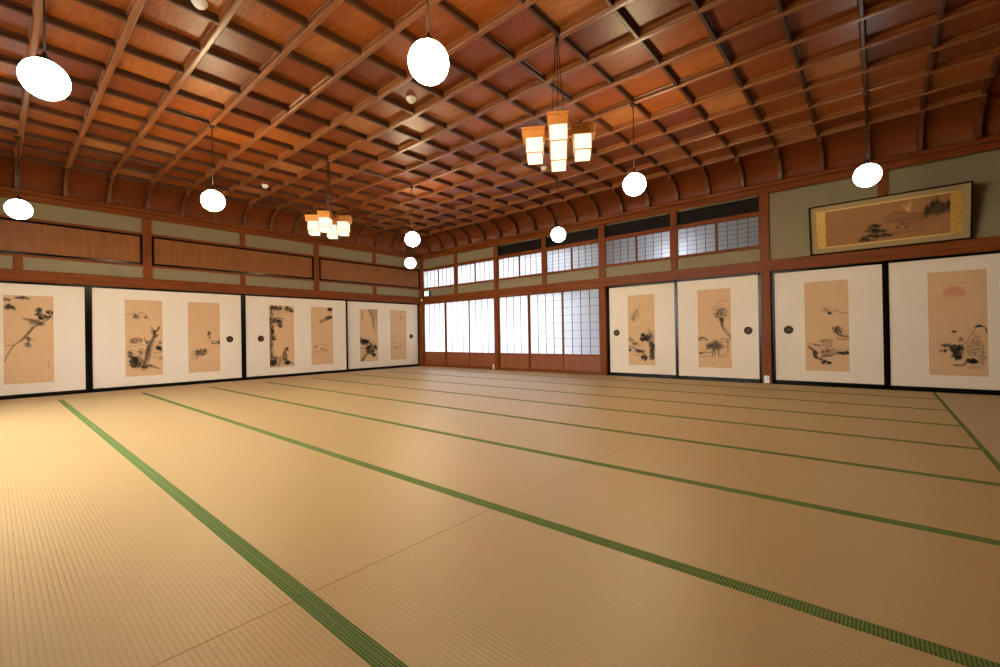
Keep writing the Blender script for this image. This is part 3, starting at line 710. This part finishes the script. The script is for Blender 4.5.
# windows in the near wall, behind the camera (daylight side)
for n, (a, b) in enumerate(NWX):
    o = MB().box(a, b, RY-.10, RY-.099, .62, 2.6).build('window_%d' % (n+1), M['glazing']); o['kind'] = 'structure'
    f = MB(); 
    for q in range(5): f.box(a+(b-a)*q/4-.02, a+(b-a)*q/4+.02, RY-.095, RY-.06, .62, 2.6)
    for q in range(9): f.box(a, b, RY-.092, RY-.072, .62+q*.2475-.006, .62+q*.2475+.006)
    f.build('window_frame', M['wood_z'], o)

# ------------------------------------------------------------------ outside the far wall: veranda, closed corridor, garden
def struct(name, mb, m): o = mb.build(name, m); o['kind'] = 'structure'; return o
struct('ground', MB().box(-30, 40, -40, 40, -.75, -.6), M['gravel'])
struct('eave', MB().box(-1, RX+1, .25, 1.1, 3.35, 3.45), M['ext'])
struct('corridor_wall', MB().box(4.9, RX+.3, 1.75, 1.85, -.05, 3.3).box(4.82, 4.9, .9, 1.85, -.05, 3.3), M['ext'])
struct('corridor_ceiling', MB().box(4.9, RX+.3, .3, 1.85, 3.0, 3.1), M['plaster'])

# ------------------------------------------------------------------ globe pendants
def globe_pendant():
    t = thing('globe_pendant', 'glowing white globe lamp', 'pendant lamp', (0,0,0), 0, 'glowing globe pendant lamps')
    r = .129; pr = [(0.0, -r)] + [(r*math.sin(a), -r*math.cos(a)) for a in [math.pi*i/18 for i in range(1, 17)]] + [(.047, r*math.cos(math.asin(.047/r)))]
    MB().lathe(pr, 0, 0, 28).build('globe', M['globe'], t)
    c = MB(); c.lathe([(.0, r+.050), (.012, r+.050), (.016, r+.030), (.044, r+.014), (.050, r-.004), (.047, r-.016), (0, r-.016)], 0, 0, 20); c.build('cap', M['cap'], t)
    MB().tube((0, 0, r+.045), (0, 0, ZC-2.60-.02), .0055).build('cord', M['cord'], t)
    ro = MB(); zt = ZC-2.60+.002; ro.lathe([(0, zt-.030), (.018, zt-.028), (.034, zt-.012), (.036, zt), (0, zt)], 0, 0, 16); ro.build('ceiling_rose', M['cap'], t)
    return t
LP = [((-2, -4), 'glowing globe lamp hanging at upper left, nearest the left edge of the ceiling view'),
      ((2, -1), 'largest round glowing globe lamp hanging at top centre'),
      ((-6, -1), 'glowing globe lamp hanging over the old tree panel, left of the small lantern'),
      ((-6, 5), 'upper of two glowing globe lamps near the room corner'),
      ((-10, 8), 'smaller lower globe lamp of the pair near the room corner'),
      ((-10, -4), 'low glowing globe lamp in front of the plaster band at far left'),
      ((2, 5), 'glowing globe lamp right of the large lantern cluster'),
      ((-2, 8), 'small globe lamp in front of the dark grille over the paper screens'),
      ((6, 8), 'glowing globe lamp in front of the wall above the framed picture')]
proto = globe_pendant()
HOT = [g for g in children(proto) if g.name.startswith('globe')][0].data
COOL = HOT.copy(); COOL.materials.clear(); COOL.materials.append(M['globe_cool'])
for i, ((a, b), lab) in enumerate(LP):
    o = proto if i == 0 else copy_tree(proto)
    o.location = (6.745+COF*a, -5.755+COF*b, 2.60); o['label'] = lab
    if b == -4: o.location = (5.686, -7.872, 2.632) if a == -2 else (1.44, -7.872, 2.597)
    for g in children(o):           # the outer ring of globes has neutral, weaker bulbs
        if g.name.startswith('globe'): g.data = COOL if a in (-10, -2, 6) else HOT

# ------------------------------------------------------------------ lantern chandeliers
def chandelier():
    t = thing('lantern_chandelier', 'wooden chandelier', 'chandelier', (0,0,0), 0, 'wooden lantern chandeliers')   # origin at lantern underside height 2.432
    zc = ZC - 2.432
    ro = MB(); ro.lathe([(0, zc-.04), (.012, zc-.038), (.022, zc-.02), (.024, zc), (0, zc)], 0, 0, 16); ro.build('ceiling_rose', M['cap'], t)
    hub = MB().box(-.05, .05, -.05, .05, .195, .27).box(-.07, .07, -.07, .07, .27, .288); hub.build('hub', M['lantern_wood'], t, .004)
    ri = MB(); ri.tube((0, 0, .285), (0, 0, .34), .012); ri.build('hanger', M['cap'], t)
    for k in range(4):
        a = k*R90; ca, sa = math.cos(a), math.sin(a)
        def rot(mb): mb.v = [(x*ca-y*sa, x*sa+y*ca, z) for x, y, z in mb.v]; return mb
        rot(MB().box(.04, .15, -.022, .022, .20, .262)).build('arm', M['lantern_wood'], t, .002)
        MB().tube((.06*ca, .06*sa, .28), (.012*ca, .012*sa, zc-.04), .004).build('cord', M['cord'], t)
        cap = rot(MB().box(.122, .322, -.086, .086, .190, .262).box(.114, .332, -.094, .094, .262, .283)).build('lantern', M['lantern_wood'], t, .003)
        for q in (-.085, .085): rot(MB().lathe([(.0, .318), (.010, .313), (.012, .303), (.008, .291), (.012, .283)], .20, q, 10)).build('finial', M['bronze'], cap)
        rot(MB().box(.138, .292, -.077, .077, .057, .190)).build('upper_glass', M['lglass'], cap, .003)
        rot(MB().box(.148, .282, -.067, .067, .0, .055)).build('lower_glass', M['lglass'], cap, .003)
        tr = MB()
        for s in (-1, 1):
            for q in (-1, 1): tr.box(.215+s*.0765-.003, .215+s*.0765+.003, q*.0765-.003, q*.0765+.003, .055, .192)
        tr.box(.137, .293, -.079, .079, .0535, .0585)
        rot(tr).build('trim', M['lantern_wood'], cap)
    return t
ch = chandelier(); ch.location = (7.766, -4.730, 2.432); ch.rotation_euler = (0, 0, math.radians(123.0)); ch['label'] = 'larger wooden chandelier with four glowing square lanterns, at centre top'
c2 = copy_tree(ch); c2.location = (3.590, -4.722, 2.425); c2.rotation_euler = (0, 0, math.radians(138.5)); c2['label'] = 'smaller, farther wooden chandelier with four square lanterns, near the left wall'

# ------------------------------------------------------------------ smoke detectors on coffer panels
for x, y, lab in ((5.884, -4.919, 'small white smoke detector on the ceiling left of the largest globe lamp'), (1.63, -4.88, 'small white smoke detector on the ceiling far left of the small chandelier'),
                  (5.79, -6.99, 'small white smoke detector cut by the top edge of the picture'), (5.80, -2.12, 'pale smoke detector on the ceiling behind the large chandelier')):
    t = thing('smoke_detector', lab, 'smoke detector', (x, y, ZP), 0, 'ceiling smoke detectors')
    MB().lathe([(0, .002), (.058, .002), (.060, -.010), (.056, -.022), (.050, -.024), (0, -.024)], 0, 0, 24).build('base', M['plastic'], t)
    MB().lathe([(.047, -.022), (.044, -.040), (.030, -.052), (0, -.055)], 0, 0, 24).build('sensor_dome', M['plastic'], t)

# ------------------------------------------------------------------ framed picture leaning above the right panels
t = thing('framed_picture', 'long framed landscape painting with gold borders leaning out above the sliding panels', 'picture', (10.03, -.034, 1.967), 0)
t.rotation_euler = (math.radians(13), 0, 0)
FW, FH = 1.665, .705
fr = MB()
for a, b, c, d in ((-FW/2, FW/2, 0, .016), (-FW/2, FW/2, FH-.016, FH), (-FW/2, -FW/2+.016, 0, FH), (FW/2-.016, FW/2, 0, FH)): fr.box(a, b, -.048, -.010, c, d)
fr.build('frame', M['lacquer'], t, .002)
MB().box(-FW/2+.01, FW/2-.01, -.020, -.012, .01, FH-.01).build('mount', M['mount'], t)
IW, I0, I1 = 1.49, .085, FH-.085
gt = MB()
gt.box(-IW/2, IW/2, -.0235, -.019, I0, I0+.016).box(-IW/2, IW/2, -.0235, -.019, I1-.016, I1)
gt.build('gold_edging', M['gold_trim'], t)
for s in (-1, 1):
    x0, x1 = sorted((s*IW/2, s*(IW/2-.105))); MB().box(x0, x1, -.0245, -.019, I0, I1).build('brocade_strip', M['brocade'], t)
pt_long().build(IW-.21, I1-I0-.032, t, (0, -.0235, I0+.016), M['silk_brown'], 'painting', .004)

# ------------------------------------------------------------------ small fittings
for x, y, w_, lab in ((2.755, -.038, .052, 'tiny white socket at the foot of the post between the paper screens'), (8.592, -.038, .075, 'white wall socket at the foot of the post between painted panels')):
    t = thing('wall_socket', lab, 'socket', (x, y, .012), 0, 'white wall sockets')
    MB().box(-w_/2, w_/2, -.012, .004, 0, .115).build('plate', M['plastic'], t, .003)
    s = MB()
    for zz in (.036, .074): s.box(-.012, -.007, -.0135, -.010, zz, zz+.014).box(.007, .012, -.0135, -.010, zz, zz+.014)
    s.build('slot', M['plastic_dark'], t)
t = thing('exit_light', 'small lit white box light on the plaster in the room corner', 'exit light', (.285, -.004, 1.972), 0)
MB().box(-.115, .115, -.060, 0, 0, .155).build('housing', M['sign_green'], t, .004)
MB().box(-.085, .085, -.064, -.056, .012, .143).build('lit_face', M['exit'], t)
t = thing('round_alarm', 'tiny round white device on the corner post below the box light', 'alarm', (.085, -.088, 1.875), 0)
MB().lathe([(0, -.034), (.016, -.030), (.030, -.016), (.036, -.002), (.036, .006), (0, .006)], 0, 0, 18, 0, True, 'y').build('dome', M['plastic'], t)
MB().lathe([(.034, -.004), (.040, -.002), (.040, .008), (.034, .008)], 0, 0, 18, 0, True, 'y').build('rim', M['plastic'], t)

# ------------------------------------------------------------------ light
wd = bpy.data.worlds.new('overcast'); SC.world = wd; wd.use_nodes = True
bg = wd.node_tree.nodes['Background']; bg.inputs[0].default_value = (.93, .97, 1.0, 1); bg.inputs[1].default_value = 29.0
def lamp(name, typ, loc, energy, col, **kw):
    l = bpy.data.lights.new(name, typ); l.energy = energy; l.color = col
    for k, v in kw.items(): setattr(l, k, v)
    o = bpy.data.objects.new(name, l); COL.objects.link(o); o.location = loc; return o
lamp('corridor_lamp', 'POINT', (7.16, .36, 2.22), 52, (.95, .97, 1), shadow_soft_size=.08)

# ------------------------------------------------------------------ camera
cam = bpy.data.cameras.new('camera'); co = bpy.data.objects.new('camera', cam); COL.objects.link(co)
cam.sensor_width = 36; cam.lens = 439.0067*36/1000; cam.clip_start = .05; cam.clip_end = 200
yaw, pit, rol = math.radians(135-4.2499), math.radians(.22), math.radians(-.9467)
f = Vector((math.cos(yaw)*math.cos(pit), math.sin(yaw)*math.cos(pit), math.sin(pit)))
r = Vector((math.sin(yaw), -math.cos(yaw), 0)); u = r.cross(f)
r2 = math.cos(rol)*r + math.sin(rol)*u; u2 = -math.sin(rol)*r + math.cos(rol)*u
m = Matrix((r2, u2, -f)).transposed().to_4x4(); m.translation = Vector((9.95115, -8.12686, .84288))
co.matrix_world = m; SC.camera = co
SC.view_settings.view_transform = 'Standard'; SC.view_settings.look = 'None'; SC.view_settings.exposure = 0; SC.view_settings.gamma = 1
SC.view_settings.use_curve_mapping = False
SC.cycles.use_denoising = True; SC.cycles.max_bounces = 8; SC.cycles.diffuse_bounces = 5; SC.cycles.sample_clamp_indirect = 6
